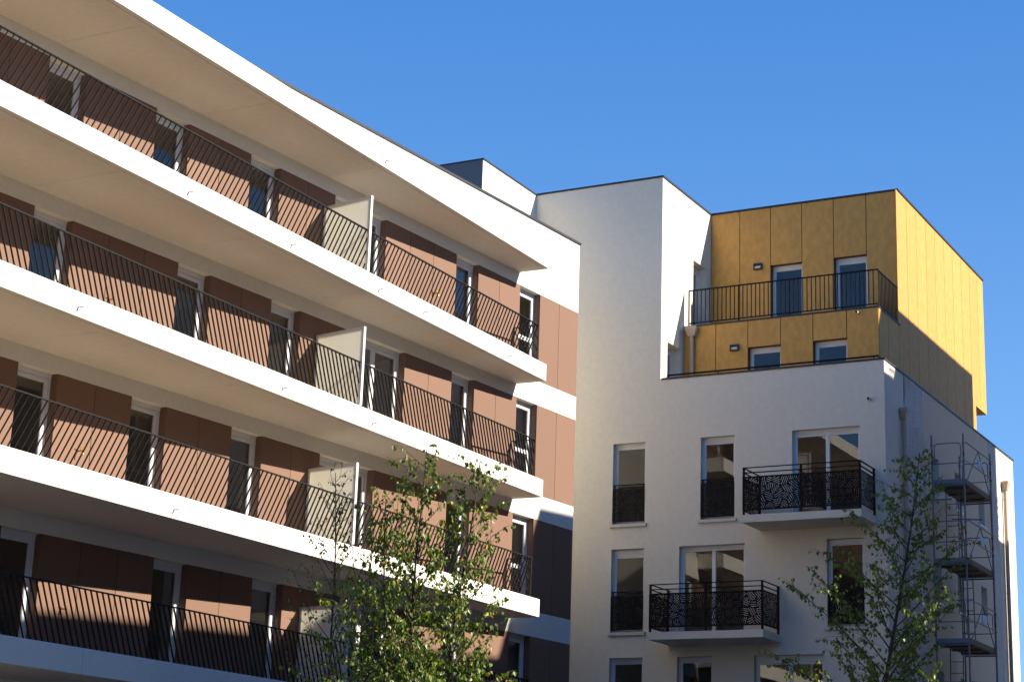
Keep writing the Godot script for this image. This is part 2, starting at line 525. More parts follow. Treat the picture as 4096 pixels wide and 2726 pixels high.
# ------------------------------------------------------------------ corner building
func perforated(t: Transform3D, w: float, h: float, seed_: int) -> MB:
	# laser-cut sheet: bundles of parallel slots in cells that lie at all angles
	var r := RandomNumberGenerator.new(); r.seed = seed_
	var pts: Array[Vector3] = []
	var nx := maxi(2, int(w / 0.19))
	var ny := maxi(2, int(h / 0.19))
	for i in nx:
		for j in ny:
			pts.append(Vector3((i + r.randf_range(0.15, 0.85)) * w / nx, (j + r.randf_range(0.15, 0.85)) * h / ny, r.randf() * PI))
	var cell := 0.0105
	var cx := int(w / cell)
	var cy := int(h / cell)
	var mb := MB.new()
	for j in cy:
		var start := -1
		for i in cx + 1:
			var solid := false
			if i < cx:
				var x := (i + 0.5) * w / cx
				var y := (j + 0.5) * h / cy
				if x < 0.04 or y < 0.04 or x > w - 0.04 or y > h - 0.04: solid = true
				else:
					var d0 := 9.0
					var d1 := 9.0
					var at := 0
					for q in pts.size():
						var d := Vector2(x - pts[q].x, y - pts[q].y).length()
						if d < d0: d1 = d0; d0 = d; at = q
						elif d < d1: d1 = d
					if d1 - d0 < 0.022: solid = true
					else:
						var s := (x - pts[at].x) * cos(pts[at].z) + (y - pts[at].y) * sin(pts[at].z)
						solid = absf(fposmod(s, 0.05) - 0.025) > 0.0075
			if solid and start < 0: start = i
			if not solid and start >= 0:
				var x0 := start * w / cx
				var x1 := i * w / cx
				var y0 := j * h / cy
				var y1 := (j + 1) * h / cy
				for f in 2:
					var z := 0.003 * f
					mb.quad(t * Vector3(x0, y0, z), t * Vector3(x1, y0, z), t * Vector3(x1, y1, z), t * Vector3(x0, y1, z), f == 0)
				start = -1
	return mb

func balcony_right(b: Node, y: float, z0: float, z1: float, seed_: int) -> void:
	var s := node("balcony", b)
	var xf := -1.2323
	boxpart("slab", Transform3D(), Vector3(xf, y, z0), Vector3(0.05, y + 0.1856, z1), M.tower, s)
	var r := node("railing", b)
	var top := y + 1.38
	var zi0 := z0 + 0.035
	var zi1 := z1 - 0.045
	var xi := xf + 0.07
	for q in [[xi, zi0], [xi, (zi0 + zi1) / 2], [xi, zi1], [-0.06, zi0], [-0.06, zi1]]:
		boxpart("post", Transform3D(), Vector3(q[0] - 0.02, y + 0.1856, q[1] - 0.025), Vector3(q[0] + 0.02, top - 0.021, q[1] + 0.025), M.black, r)
	var mb := MB.new()
	for yy in [top, top - 0.125]:
		mb.box(Transform3D(), Vector3(xi - 0.025, yy - 0.02, zi0 - 0.03), Vector3(xi + 0.025, yy, zi1 + 0.03))
		mb.box(Transform3D(), Vector3(xi + 0.026, yy - 0.019, zi0 - 0.022), Vector3(-0.001, yy - 0.001, zi0 + 0.022))
		mb.box(Transform3D(), Vector3(xi + 0.026, yy - 0.019, zi1 - 0.022), Vector3(-0.001, yy - 0.001, zi1 + 0.022))
	put("rails", mb, M.black, r)
	put("front_sheet", perforated(facing_minus_x(xi - 0.024).translated_local(Vector3(zi0 - 0.03, y + 0.295, 0)), zi1 - zi0 + 0.06, 0.85, seed_), M.black, r)
	put("side_sheet", perforated(facing_plus_z(zi0 - 0.03).translated_local(Vector3(xi - 0.02, y + 0.295, 0)), -0.03 - xi, 0.85, seed_ + 1), M.black, r)
	put("side_sheet", perforated(facing_plus_z(zi1 + 0.028).translated_local(Vector3(xi - 0.02, y + 0.295, 0)), -0.03 - xi, 0.85, seed_ + 2), M.black, r)

func guard(b: Node, x: float, z0: float, z1: float, head: float, seed_: int) -> void:
	var r := node("window_guard", b)
	var mb := MB.new()
	mb.box(Transform3D(), Vector3(x - 0.02, head - 1.125, z0 + 0.01), Vector3(x + 0.02, head - 1.10, z1 - 0.01))
	mb.box(Transform3D(), Vector3(x - 0.012, head - 1.215, z0 + 0.01), Vector3(x + 0.012, head - 1.195, z1 - 0.01))
	for z in [z0 + 0.03, z1 - 0.07]: mb.box(Transform3D(), Vector3(x - 0.011, head - 2.09, z), Vector3(x + 0.011, head - 1.126, z + 0.04))
	put("rails", mb, M.black, r)
	put("sheet", perforated(facing_minus_x(x - 0.021).translated_local(Vector3(z0 + 0.005, head - 2.09, 0)), z1 - z0 - 0.01, 0.86, seed_), M.black, r)

func downpipe(b: Node, x: float, z: float, top: float, bottom: float, dir: Vector3) -> void:
	# dir points out of the wall
	var o := node("downpipe", b)
	var side := dir.cross(Vector3.UP)
	var mb := MB.new()
	var loop := func(y: float, w: float, d: float) -> PackedVector3Array:
		var p := Vector3(x, y, z)
		return PackedVector3Array([p - side * w - dir * 0.06, p + side * w - dir * 0.06, p + side * w + dir * d, p - side * w + dir * d])
	var rings := [loop.call(top, 0.17, 0.13), loop.call(top - 0.05, 0.17, 0.13), loop.call(top - 0.25, 0.10, 0.075), loop.call(top - 0.27, 0.075, 0.07)]
	for i in rings.size() - 1:
		for k in 4:
			mb.quad(rings[i + 1][k], rings[i + 1][(k + 1) % 4], rings[i][(k + 1) % 4], rings[i][k])
	mb.quad(rings[0][0], rings[0][1], rings[0][2], rings[0][3]); mb.quad(rings[3][3], rings[3][2], rings[3][1], rings[3][0])
	put("hopper", mb, M.pipe, o)
	mb = MB.new(); mb.rod(Vector3(x, top - 0.26, z), Vector3(x, bottom, z), 0.058, 16)
	put("pipe", mb, M.pipe, o)
	var y := top - 0.55
	while y > bottom:
		mb = MB.new(); mb.rod(Vector3(x, y, z), Vector3(x, y + 0.03, z), 0.064, 16)
		mb.box(Transform3D(), Vector3(x - 0.012, y + 0.005, z - 0.012) - dir * 0.04, Vector3(x + 0.012, y + 0.025, z + 0.012) - dir * 0.04)
		put("bracket", mb, M.pipe, o)
		y -= 1.4

func stub_pipe(b: Node, p: Vector3, dir: Vector3) -> void:
	var mb := MB.new()
	mb.tube(PackedVector3Array([p - dir * 0.02, p + dir * 0.16 - Vector3(0, 0.01, 0)]), PackedFloat32Array([0.035, 0.035]), 12, false)
	mb.tube(PackedVector3Array([p + dir * 0.16 - Vector3(0, 0.01, 0), p + dir * 0.03]), PackedFloat32Array([0.03, 0.03]), 12, true)
	put("drain_spout", mb, M.sill, b)

func wall_lamp(b: Node, x: float, z0: float, z1: float, y0: float, y1: float) -> void:
	var o := node("wall_lamp", b)
	boxpart("housing", Transform3D(), Vector3(x - 0.03, y0, z0), Vector3(x, y1, z1), M.lamp, o)
	var mb := MB.new(); mb.ring(facing_minus_x(x - 0.03), z0, y0, z1, y1, 0.03, 0.0, 0.045)
	put("bezel", mb, M.lamp, o)
	boxpart("diffuser", Transform3D(), Vector3(x - 0.055, y0 + 0.032, z0 + 0.032), Vector3(x - 0.031, y0 + 0.10, z1 - 0.032), M.diffuser, o)

func build_corner_building() -> void:
	var b := thing("corner_building", "cream rendered apartment block with yellow panelled roof storeys on the right", "building")
	var tx := facing_minus_x(0)
	# main wall at x = 0 with its openings (local x = world z)
	var heads := [-3.155, -5.955, -8.755, -11.555]
	var plan := [[[-0.45, 0.48, "w"], [2.035, 2.965, "w"], [4.51, 6.27, "d"]], [[-0.45, 0.48, "w"], [1.46, 3.24, "d"], [5.39, 6.33, "w"]], [[-0.45, 0.48, "n"], [1.43, 2.38, "n"], [3.49, 5.28, "n"]], [[-0.45, 0.48, "n"], [1.46, 3.24, "n"], [5.39, 6.33, "n"]]]
	var holes := []
	for r in 4:
		for q in plan[r]:
			var h: float = 2.15 if q[2] != "d" else 2.31
			holes.append(Rect2(q[0], heads[r] - h, q[1] - q[0], h))
	var mb := MB.new()
	mb.wall(tx, -12.0, W3, GROUND, LOW - 0.035, 0.3, holes)
	put("lower_wall", mb, M.tower, b)
	var n := 0
	for r in 4:
		for q in plan[r]:
			var w: float = q[1] - q[0]
			var h: float = 2.15 if q[2] != "d" else 2.31
			var y0: float = heads[r] - h
			var two := w > 1.5
			var shut: float = [0.055, 0.085, 0.07, 0.13, 0.04, 0.055, 0.06, 0.05, 0.13, 0.06, 0.06, 0.06][n]
			opening("balcony_door" if q[2] == "d" else "window", tx.translated_local(Vector3(q[0], y0, 0)), w, h, b, {"leaves": 2 if two else 1, "depth": 0.15, "shutter": shut})
			var mid: float = (q[0] + q[1]) / 2
			var half := 0.94 if not two else 1.35
			room(tx, maxf(mid - half, -1.4), minf(mid + half, W3 - 0.32), y0 - 0.001, heads[r] + 0.2, -0.3, -4.0, b)
			if q[2] == "w":
				boxpart("sill", Transform3D(), Vector3(-0.06, y0 - 0.08, q[0] - 0.06), Vector3(0.16, y0 - 0.002, q[1] + 0.06), M.sill, b)
				guard(b, 0.035, q[0], q[1], heads[r], 40 + n)
			n += 1
	# tower above
	mb = MB.new(); mb.wall(tx, -12.0, W1, LOW - 0.035, TOP - 0.035, 0.3, [])
	put("tower_wall", mb, M.tower, b)
	var ts := facing_plus_z(W1)
	mb = MB.new()
	mb.wall(ts, 0.3, T1 + 0.2, LOW - 1.2, TOP - 0.035, 0.3, [Rect2(2.16, 0.3, 0.92, 2.13), Rect2(0.43, -2.5, 0.89, 2.13)])
	put("tower_side_wall", mb, M.tower, b)
	mb = MB.new(); mb.box(Transform3D(), Vector3(0.0005, LOW - 0.034, W1 - 0.3), Vector3(0.3, TOP - 0.0355, W1 - 0.0005))
	put("tower_corner", mb, M.tower, b)
	opening("window", ts.translated_local(Vector3(2.16, 0.3, 0)), 0.92, 2.13, b, {"depth": 0.24})
	opening("window", ts.translated_local(Vector3(0.43, -2.5, 0)), 0.89, 2.13, b, {"depth": 0.24})
	room(ts, 1.9, 3.3, 0.29, 2.6, -0.3, -3.5, b)
	room(ts, 0.31, 1.6, -2.5, -0.2, -0.3, -3.5, b)
	boxpart("tower_roof", Transform3D(), Vector3(0.3, TOP - 0.4, -12.0), Vector3(T1 + 0.2, TOP - 0.2, W1 - 0.3), M.roof, b)
	var cop := node("coping", b)
	boxpart("coping_length", Transform3D(), Vector3(-0.03, TOP - 0.035, -12.0), Vector3(0.33, TOP + 0.015, W1 + 0.03), M.coping, cop)
	boxpart("coping_length", Transform3D(), Vector3(0.331, TOP - 0.035, W1 - 0.33), Vector3(T1 - 0.031, TOP + 0.015, W1 + 0.03), M.coping, cop)
	boxpart("coping_length", Transform3D(), Vector3(T1 - 0.03, TOP - 0.035, W1 - 0.33), Vector3(T1 + 0.33, TOP + 0.016, W2 + 0.03), M.coping, cop)
	boxpart("coping_length", Transform3D(), Vector3(T1 + 0.331, TOP - 0.035, W2 - 0.33), Vector3(12.52, TOP + 0.016, W2 + 0.03), M.coping, cop)
	boxpart("coping_length", Transform3D(), Vector3(-0.03, LOW - 0.035, W1 + 0.032), Vector3(0.33, LOW + 0.012, W3 + 0.03), M.coping, cop)
	boxpart("coping_length", Transform3D(), Vector3(0.331, LOW - 0.035, W3 - 0.33), Vector3(13.15, LOW + 0.012, W3 + 0.03), M.coping, cop)
	# yellow storeys: backing walls, then one panel per field
	var ty := facing_minus_x(T1 + 0.03)
	mb = MB.new()
	mb.wall(ty, W1 - 0.2, W2 - 0.03, 0.2, TOP - 0.04, 0.3, [Rect2(2.68, 0.34, 0.92, 2.09), Rect2(4.52, 0.34, 0.93, 2.09)])
	put("upper_yellow_wall", mb, M.yellow_wall, b)
	var tl := facing_minus_x(T0 + 0.03)
	mb = MB.new()
	mb.wall(tl, W1 + 0.0, W2 - 0.03, -2.45, 0.30, 0.3, [Rect2(2.74, -2.44, 0.92, 2.01), Rect2(4.56, -2.44, 0.92, 2.01)])
	put("lower_yellow_wall", mb, M.yellow_wall, b)
	mb = MB.new()
	mb.box(Transform3D(), Vector3(T0 + 0.33, -2.45, W2 - 0.33), Vector3(T1 + 0.03, 0.30, W2 - 0.03))
	mb.box(Transform3D(), Vector3(T1 + 0.331, -2.45, W2 - 0.33), Vector3(11.19, TOP - 0.041, W2 - 0.031))
	mb.box(Transform3D(), Vector3(11.191, -0.13, W2 - 0.33), Vector3(12.47, TOP - 0.042, W2 - 0.032))
	mb.box(Transform3D(), Vector3(12.17, -0.129, -4.0), Vector3(12.469, TOP - 0.043, W2 - 0.331))
	mb.box(Transform3D(), Vector3(10.89, -2.45, -4.0), Vector3(11.189, TOP - 0.044, W2 - 0.331))
	put("yellow_side_wall", mb, M.yellow_wall, b)
	boxpart("yellow_soffit", Transform3D(), Vector3(11.195, -0.165, 0.0), Vector3(12.488, -0.131, W2 - 0.002), M.yellow[0], b)
	boxpart("yellow_roof", Transform3D(), Vector3(T1 + 0.33, TOP - 0.4, -4.0), Vector3(12.1, TOP - 0.2, W2 - 0.33), M.roof, b)
	boxpart("upper_terrace", Transform3D(), Vector3(T0 + 0.2, 0.1, W1), Vector3(T1 + 0.1, 0.25, W2 - 0.2), M.roof, b)
	boxpart("lower_terrace", Transform3D(), Vector3(0.25, -2.7, W1 - 0.2), Vector3(13.0, -2.46, W3 - 0.2), M.roof, b)
	boxpart("terrace_coping", Transform3D(), Vector3(T0 - 0.02, 0.301, W1 + 0.002), Vector3(T0 + 0.3, 0.34, W2 + 0.02), M.coping, b)
	boxpart("terrace_coping", Transform3D(), Vector3(T0 + 0.301, 0.301, W2 - 0.3), Vector3(T1 - 0.002, 0.34, W2 + 0.02), M.coping, b)
	var gap := 0.010
	var zs := [W1, 1.76, 2.68, 3.60, 4.52, 5.45, W2]
	for i in 6:
		var y0 := 2.43 if i == 2 or i == 4 else 0.26
		boxpart("yellow_panel", ty, Vector3(zs[i] + gap, y0, 0), Vector3(zs[i + 1] - gap, TOP - 0.04, 0.03 if i < 5 else 0.0301), M.yellow[rng.randi() % 4], b)
	zs = [W1, 1.82, 2.74, 3.66, 4.56, 5.48, W2]
	for i in 6:
		var y0 := -0.43 if i == 2 or i == 4 else -2.45
		boxpart("yellow_panel", tl, Vector3(zs[i] + gap, y0, 0), Vector3(zs[i + 1] - gap, 0.298, 0.03), M.yellow[rng.randi() % 4], b)
	var tz := facing_plus_z(W2 - 0.03)
	var xs := [T0 + 0.032, 2.35, 3.29, 4.25, 5.19, 6.13, 7.07, 8.01, 8.95, 9.90, 10.84, 11.20, 11.78, 12.49]
	for i in xs.size() - 1:
		var y1 := 0.298 if i < 2 else TOP - 0.041
		var y0 := -2.45 if xs[i] < 11.19 else -0.166
		var g0 := gap if i != 11 else 0.0
		var g1 := gap if i != 10 else 0.0
		if i == 10:   # the field over the corner runs on above the recess
			boxpart("yellow_panel", tz, Vector3(xs[i] + g0, y0, 0), Vector3(xs[i + 1], -0.167, 0.03), M.yellow[1], b)
			boxpart("yellow_panel", tz, Vector3(xs[i] + g0, -0.166, 0), Vector3(xs[i + 2] - gap, y1, 0.03), M.yellow[1], b)
			continue
		if i == 11: continue
		boxpart("yellow_panel", tz, Vector3(xs[i] + g0, y0, 0), Vector3(xs[i + 1] - g1, y1, 0.03), M.yellow[rng.randi() % 4], b)
	boxpart("yellow_panel", Transform3D(), Vector3(T1 - 0.0, 0.34, W2 - 0.029), Vector3(T1 + 0.032, TOP - 0.04, W2 - 0.0005), M.yellow[1], b)
	# doors and windows of the yellow storeys
	opening("terrace_door", ty.translated_local(Vector3(2.68, 0.34, 0)), 0.92, 2.09, b, {"depth": 0.17, "shutter": 0.06, "slats": 2})
	opening("terrace_door", ty.translated_local(Vector3(4.52, 0.34, 0)), 0.93, 2.09, b, {"depth": 0.17, "shutter": 0.08})
	opening("terrace_door", tl.translated_local(Vector3(2.74, -2.44, 0)), 0.92, 2.01, b, {"depth": 0.17, "shutter": 0.06})
	opening("terrace_door", tl.translated_local(Vector3(4.56, -2.44, 0)), 0.92, 2.01, b, {"depth": 0.17, "shutter": 0.06})
	room(ty, 1.9, 4.0, 0.33, 2.7, -0.3, -4.0, b)
	room(ty, 4.1, 5.95, 0.33, 2.7, -0.3, -4.0, b)
	room(tl, 1.9, 4.0, -2.445, -0.1, -0.3, -4.0, b)
	room(tl, 4.1, 5.95, -2.445, -0.1, -0.3, -4.0, b)
	wall_lamp(b, T1, 2.19, 2.43, 2.34, 2.52)
	wall_lamp(b, T0, 2.25, 2.49, -0.50, -0.33)
	stub_pipe(b, Vector3(T0, 0.20, 5.80), Vector3(-1, 0, 0))
	stub_pipe(b, Vector3(0, -2.52, 6.55), Vector3(-1, 0, 0))
	# terrace railing with upright bars
	var r := node("terrace_railing", b)
	var xr := T0 + 0.05
	var yb := 0.415
	var yt := 1.36
	boxpart("handrail", Transform3D(), Vector3(xr - 0.02, yt - 0.03, 1.0), Vector3(xr + 0.02, yt, 6.33), M.black, r)
	boxpart("bottom_rail", Transform3D(), Vector3(xr - 0.012, yb - 0.015, 1.0), Vector3(xr + 0.012, yb + 0.015, 6.32), M.black, r)
	boxpart("handrail", Transform3D(), Vector3(xr + 0.021, yt - 0.03, 6.29), Vector3(T1 - 0.001, yt - 0.0005, 6.33), M.black, r)
	boxpart("bottom_rail", Transform3D(), Vector3(xr + 0.013, yb - 0.015, 6.298), Vector3(T1 - 0.001, yb + 0.0145, 6.322), M.black, r)
	var z := 1.01
	var k := 0
	while z < 6.32:
		var post := k % 12 == 0
		var hw := 0.016 if post else 0.011
		boxpart("post" if post else "baluster", Transform3D(), Vector3(xr - hw, 0.341 if post else yb + 0.016, z - hw), Vector3(xr + hw, yt - 0.031, z + hw), M.black, r)
		z += 0.1207; k += 1
	var x := xr + 0.12
	while x < T1 - 0.03:
		boxpart("baluster", Transform3D(), Vector3(x - 0.0095, yb + 0.016, 6.3005), Vector3(x + 0.0095, yt - 0.031, 6.3195), M.black, r)
		x += 0.1207
	r = node("parapet_rail", b)
	boxpart("handrail", Transform3D(), Vector3(0.13, -1.40, 1.03), Vector3(0.17, -1.36, 6.76), M.black, r)
	boxpart("handrail", Transform3D(), Vector3(0.171, -1.40, 6.72), Vector3(10.0, -1.361, 6.76), M.black, r)
	for q in [[0.15, 1.05], [0.15, 2.45], [0.15, 3.85], [0.15, 5.22], [0.15, 6.62], [0.3, 6.74], [1.8, 6.74], [3.3, 6.74], [4.8, 6.74], [6.3, 6.74]]:
		boxpart("post", Transform3D(), Vector3(q[0] - 0.012, LOW + 0.013, q[1] - 0.012), Vector3(q[0] + 0.012, -1.401, q[1] + 0.012), M.black, r)
	# side wall at z = W3
	var tw := facing_plus_z(W3)
	var sh := []
	for row in 4:
		for q in [4.09, 6.31, 8.79]:
			sh.append(Rect2(q, -4.2 - row * STOREY, 0.65, 1.05))
	mb = MB.new(); mb.wall(tw, 0.3, 13.12, GROUND, LOW - 0.035, 0.3, sh)
	put("side_wall", mb, M.tower, b)
	mb = MB.new(); mb.box(Transform3D(), Vector3(0.001, GROUND, W3 - 0.3), Vector3(0.3, LOW - 0.036, W3 - 0.0004))
	put("wall_corner", mb, M.tower, b)
	mb = MB.new(); mb.wall(facing_plus_z(W3 + 0.007), 3.27, 10.133, GROUND, LOW - 0.04, 0.005, sh)
	put("beige_coat", mb, M.beige_wall, b)
	put("rough_strip", trowelled(W3 + 0.002, 1.662, 3.262, -13.5, LOW - 0.04, 5), M.rough, b)
	put("rough_strip", trowelled(W3 + 0.002, 10.161, 11.2, -13.5, LOW - 0.04, 6), M.rough, b)
	for xj in [1.648, 10.147]:
		boxpart("movement_joint", Transform3D(), Vector3(xj - 0.012, GROUND, W3 - 0.01), Vector3(xj + 0.012, LOW - 0.037, W3 + 0.004), M.coping, b)
	boxpart("rear_wall", Transform3D(), Vector3(12.82, GROUND, -4.0), Vector3(13.119, LOW - 0.036, W3 - 0.301), M.tower, b)
	for h in sh:
		opening("window", tw.translated_local(Vector3(h.position.x, h.position.y, 0)), h.size.x, h.size.y, b, {"depth": 0.16, "shutter": 0.08})
		boxpart("sill", Transform3D(), Vector3(h.position.x - 0.03, h.position.y - 0.05, W3 - 0.15), Vector3(h.end.x + 0.03, h.position.y - 0.001, W3 + 0.06), M.pvc, b)
		room(tw, h.position.x - 0.5, h.end.x + 0.5, h.position.y - 0.9, h.end.y + 0.2, -0.3, -2.0, b)
	downpipe(b, 1.34, W3 + 0.085, -2.5, GROUND, Vector3(0, 0, 1))
	downpipe(b, 11.68, W3 + 0.085, -2.45, GROUND, Vector3(0, 0, 1))
	downpipe(b, T0 - 0.08, 1.16, 0.27, -2.45, Vector3(-1, 0, 0))
	balcony_right(b, -5.659, 3.6347, 6.6764, 100)
	balcony_right(b, -8.459, 1.161, 4.1889, 110)

# adhesive coat with comb strokes: short ridges in real relief
func trowelled(z: float, x0: float, x1: float, y0: float, y1: float, seed_: int) -> MB:
	var f := FastNoiseLite.new(); f.seed = seed_; f.frequency = 0.9; f.fractal_octaves = 2
	var nx := int((x1 - x0) / 0.05)
	var ny := int((y1 - y0) / 0.022)
	var mb := MB.new()
	var hgt := func(i: int, j: int) -> float:
		var x := x0 + (x1 - x0) * i / nx
		var y := y0 + (y1 - y0) * j / ny
		var bend := 0.25 * sin(x * 4.0 + 3.0 * f.get_noise_2d(x, y * 0.4)) + 0.3 * f.get_noise_2d(x * 1.3 + 9, y)
		var amp := clampf(f.get_noise_2d(x * 1.6 + 40, y * 0.8) * 2.2 + 0.45, 0.0, 1.0)
		return 0.003 + amp * 0.03 * pow(0.5 + 0.5 * sin((y + bend) * 75.0), 2.0)
	for j in ny:
		for i in nx:
			var a := Vector3(x0 + (x1 - x0) * i / nx, y0 + (y1 - y0) * j / ny, z + hgt.call(i, j))
			var b := Vector3(x0 + (x1 - x0) * (i + 1) / nx, a.y, z + hgt.call(i + 1, j))
			var d := Vector3(b.x, y0 + (y1 - y0) * (j + 1) / ny, z + hgt.call(i + 1, j + 1))
			var e := Vector3(a.x, d.y, z + hgt.call(i, j + 1))
			mb.quad(a, b, d, e)
	return mb

# ------------------------------------------------------------------ scaffold
func build_scaffold() -> void:
	var s := thing("scaffold_tower", "grey steel scaffold tower with ladders against the side wall of the cream block", "scaffold")
	var x0 := 3.29
	var x1 := 6.03
	var z0 := 7.15
	var z1 := 7.98
	var decks := [-4.08, -6.12, -8.16, -10.2, -12.24]
	var rod := func(called: String, a: Vector3, b: Vector3, rad: float, mat: Material) -> void:
		var mb := MB.new(); mb.rod(a, b, rad, 8)
		put(called, mb, mat, s)
	for q in [[x0, z0], [x0, z1], [x1, z0], [x1, z1]]:
		rod.call("standard", Vector3(q[0], GROUND, q[1]), Vector3(q[0], -2.8, q[1]), 0.024, M.steel)
		for d in decks:
			for hh in [0.52, 0.98]: rod.call("coupler", Vector3(q[0], d + hh, q[1]), Vector3(q[0], d + hh + 0.06, q[1]), 0.036, M.steel)
			if q[1] == z1 or q[0] == x0:
				rod.call("red_sleeve", Vector3(q[0], d + 0.68, q[1]), Vector3(q[0], d + 0.80, q[1]), 0.0255, M.red)
	for i in decks.size():
		var d: float = decks[i]
		# end frames: rounded guard rails
		for x in [x0, x1]:
			var p := PackedVector3Array()
			var lo := d + 0.52
			var hi := d + 1.05
			for a in [[z0 + 0.07, lo], [z0 + 0.07, hi - 0.1], [z0 + 0.085, hi - 0.03], [z0 + 0.15, hi], [z1 - 0.15, hi], [z1 - 0.085, hi - 0.03], [z1 - 0.07, hi - 0.1], [z1 - 0.07, lo], [z0 + 0.07, lo]]:
				p.append(Vector3(x, a[1], a[0]))
			var rr := PackedFloat32Array(); rr.resize(p.size()); rr.fill(0.015)
			var mb := MB.new(); mb.tube(p, rr, 6)
			put("end_guard", mb, M.steel, s)
			rod.call("transom", Vector3(x, d - 0.06, z0), Vector3(x, d - 0.06, z1), 0.022, M.steel)
		rod.call("top_guard_rail", Vector3(x0 + 0.15, d + 1.08, z1 + 0.03), Vector3(x1 - 0.03, d + 1.08, z1 + 0.03), 0.017, M.steel)
		rod.call("guard_hook", Vector3(x0 + 0.15, d + 1.08, z1 + 0.03), Vector3(x0, d + 1.0, z1 + 0.0), 0.015, M.steel)
		rod.call("middle_guard_rail", Vector3(x0 + 0.1, d + 0.58, z1 + 0.03), Vector3(x1 - 0.02, d + 0.58, z1 + 0.03), 0.014, M.steel)
		rod.call("brace", Vector3(x0 + 1.35, d + 1.07, z1 + 0.03), Vector3(x0 + 0.1, d - 0.01, z1 + 0.02), 0.014, M.steel)
		rod.call("brace", Vector3(x0 + 1.37, d + 1.07, z1 + 0.03), Vector3(x1 - 0.06, d - 0.03, z1 + 0.02), 0.014, M.steel)
		var sg := node("notice_board", s)
		boxpart("plate", Transform3D(), Vector3(4.52, d + 0.60, z1 + 0.044), Vector3(4.98, d + 0.84, z1 + 0.052), M.sign, sg)
		boxpart("print", Transform3D(), Vector3(4.66, d + 0.63, z1 + 0.053), Vector3(4.95, d + 0.72, z1 + 0.055), M.sign_pink, sg)
		# deck: four boards on two bearers, toe boards
		for q in 4:
			var za := z0 + 0.03 + q * (z1 - z0 - 0.06) / 4
			boxpart("deck_board", Transform3D(), Vector3(x0 + 0.02, d - 0.03, za + 0.004), Vector3(x1 - 0.02, d, za + (z1 - z0 - 0.06) / 4 - 0.004), M.board, s)
		for q in 3:
			var xa := x0 + 0.5 + q * 0.85
			boxpart("deck_bearer", Transform3D(), Vector3(xa, d - 0.075, z0 + 0.03), Vector3(xa + 0.05, d - 0.031, z1 - 0.03), M.board, s)
		boxpart("toe_board", Transform3D(), Vector3(x0 + 0.03, d - 0.02, z1 - 0.025), Vector3(x1 - 0.03, d + 0.12, z1 - 0.002), M.board, s)
		boxpart("toe_board", Transform3D(), Vector3(x0 - 0.01, d - 0.02, z0 + 0.03), Vector3(x0 + 0.015, d + 0.1, z1 - 0.03), M.steel, s)
		# ladder to the deck below
		if i < decks.size() - 1:
			var xl := 3.95 if i % 2 == 0 else 5.35
			var lean := 0.12 if i % 2 == 0 else -0.12
			var l := node("ladder", s)
			for zz in [7.29, 7.62]:
				var mb := MB.new(); mb.rod(Vector3(xl + lean, d - 0.02, zz), Vector3(xl, decks[i + 1] + 0.0, zz), 0.016, 6)
				put("stile", mb, M.steel, l)
			for k in 7:
				var f := (k + 0.4) / 7.0
				var mb := MB.new(); mb.rod(Vector3(xl + lean * (1 - f), lerpf(d, decks[i + 1], f), 7.29), Vector3(xl + lean * (1 - f), lerpf(d, decks[i + 1], f), 7.62), 0.012, 6)
				put("rung", mb, M.steel, l)
	rod.call("wall_tie", Vector3(x0, -4.5, z0 - 0.2), Vector3(x0, -4.5, z0 + 0.5), 0.02, M.steel)
	rod.call("wall_tie", Vector3(x0, -5.02, z1 - 0.35), Vector3(x0 + 0.3, -5.02, z1 + 0.35), 0.02, M.steel)

# ------------------------------------------------------------------ birches
func leaf(mb: MB, at: Vector3, down: Vector3, side: Vector3, l: float, col: Color) -> void:
	var nn := down.cross(side).normalized()
	var w := l * 0.40
	var fold := nn * (w * 0.28)
	var p0 := at
	var a1 := at + down * (l * 0.30) + side * w + fold
	var a2 := at + down * (l * 0.55) + side * (w * 0.72) + fold * 0.8
	var tip := at + down * l - fold * 0.5
	var b1 := at + down * (l * 0.30) - side * w + fold
	var b2 := at + down * (l * 0.55) - side * (w * 0.72) + fold * 0.8
	for q in [[p0, a1, a2, tip], [p0, tip, b2, b1]]:
		mb.quad(q[0], q[1], q[2], q[3])
		for k in 4: mb.c.append(col)

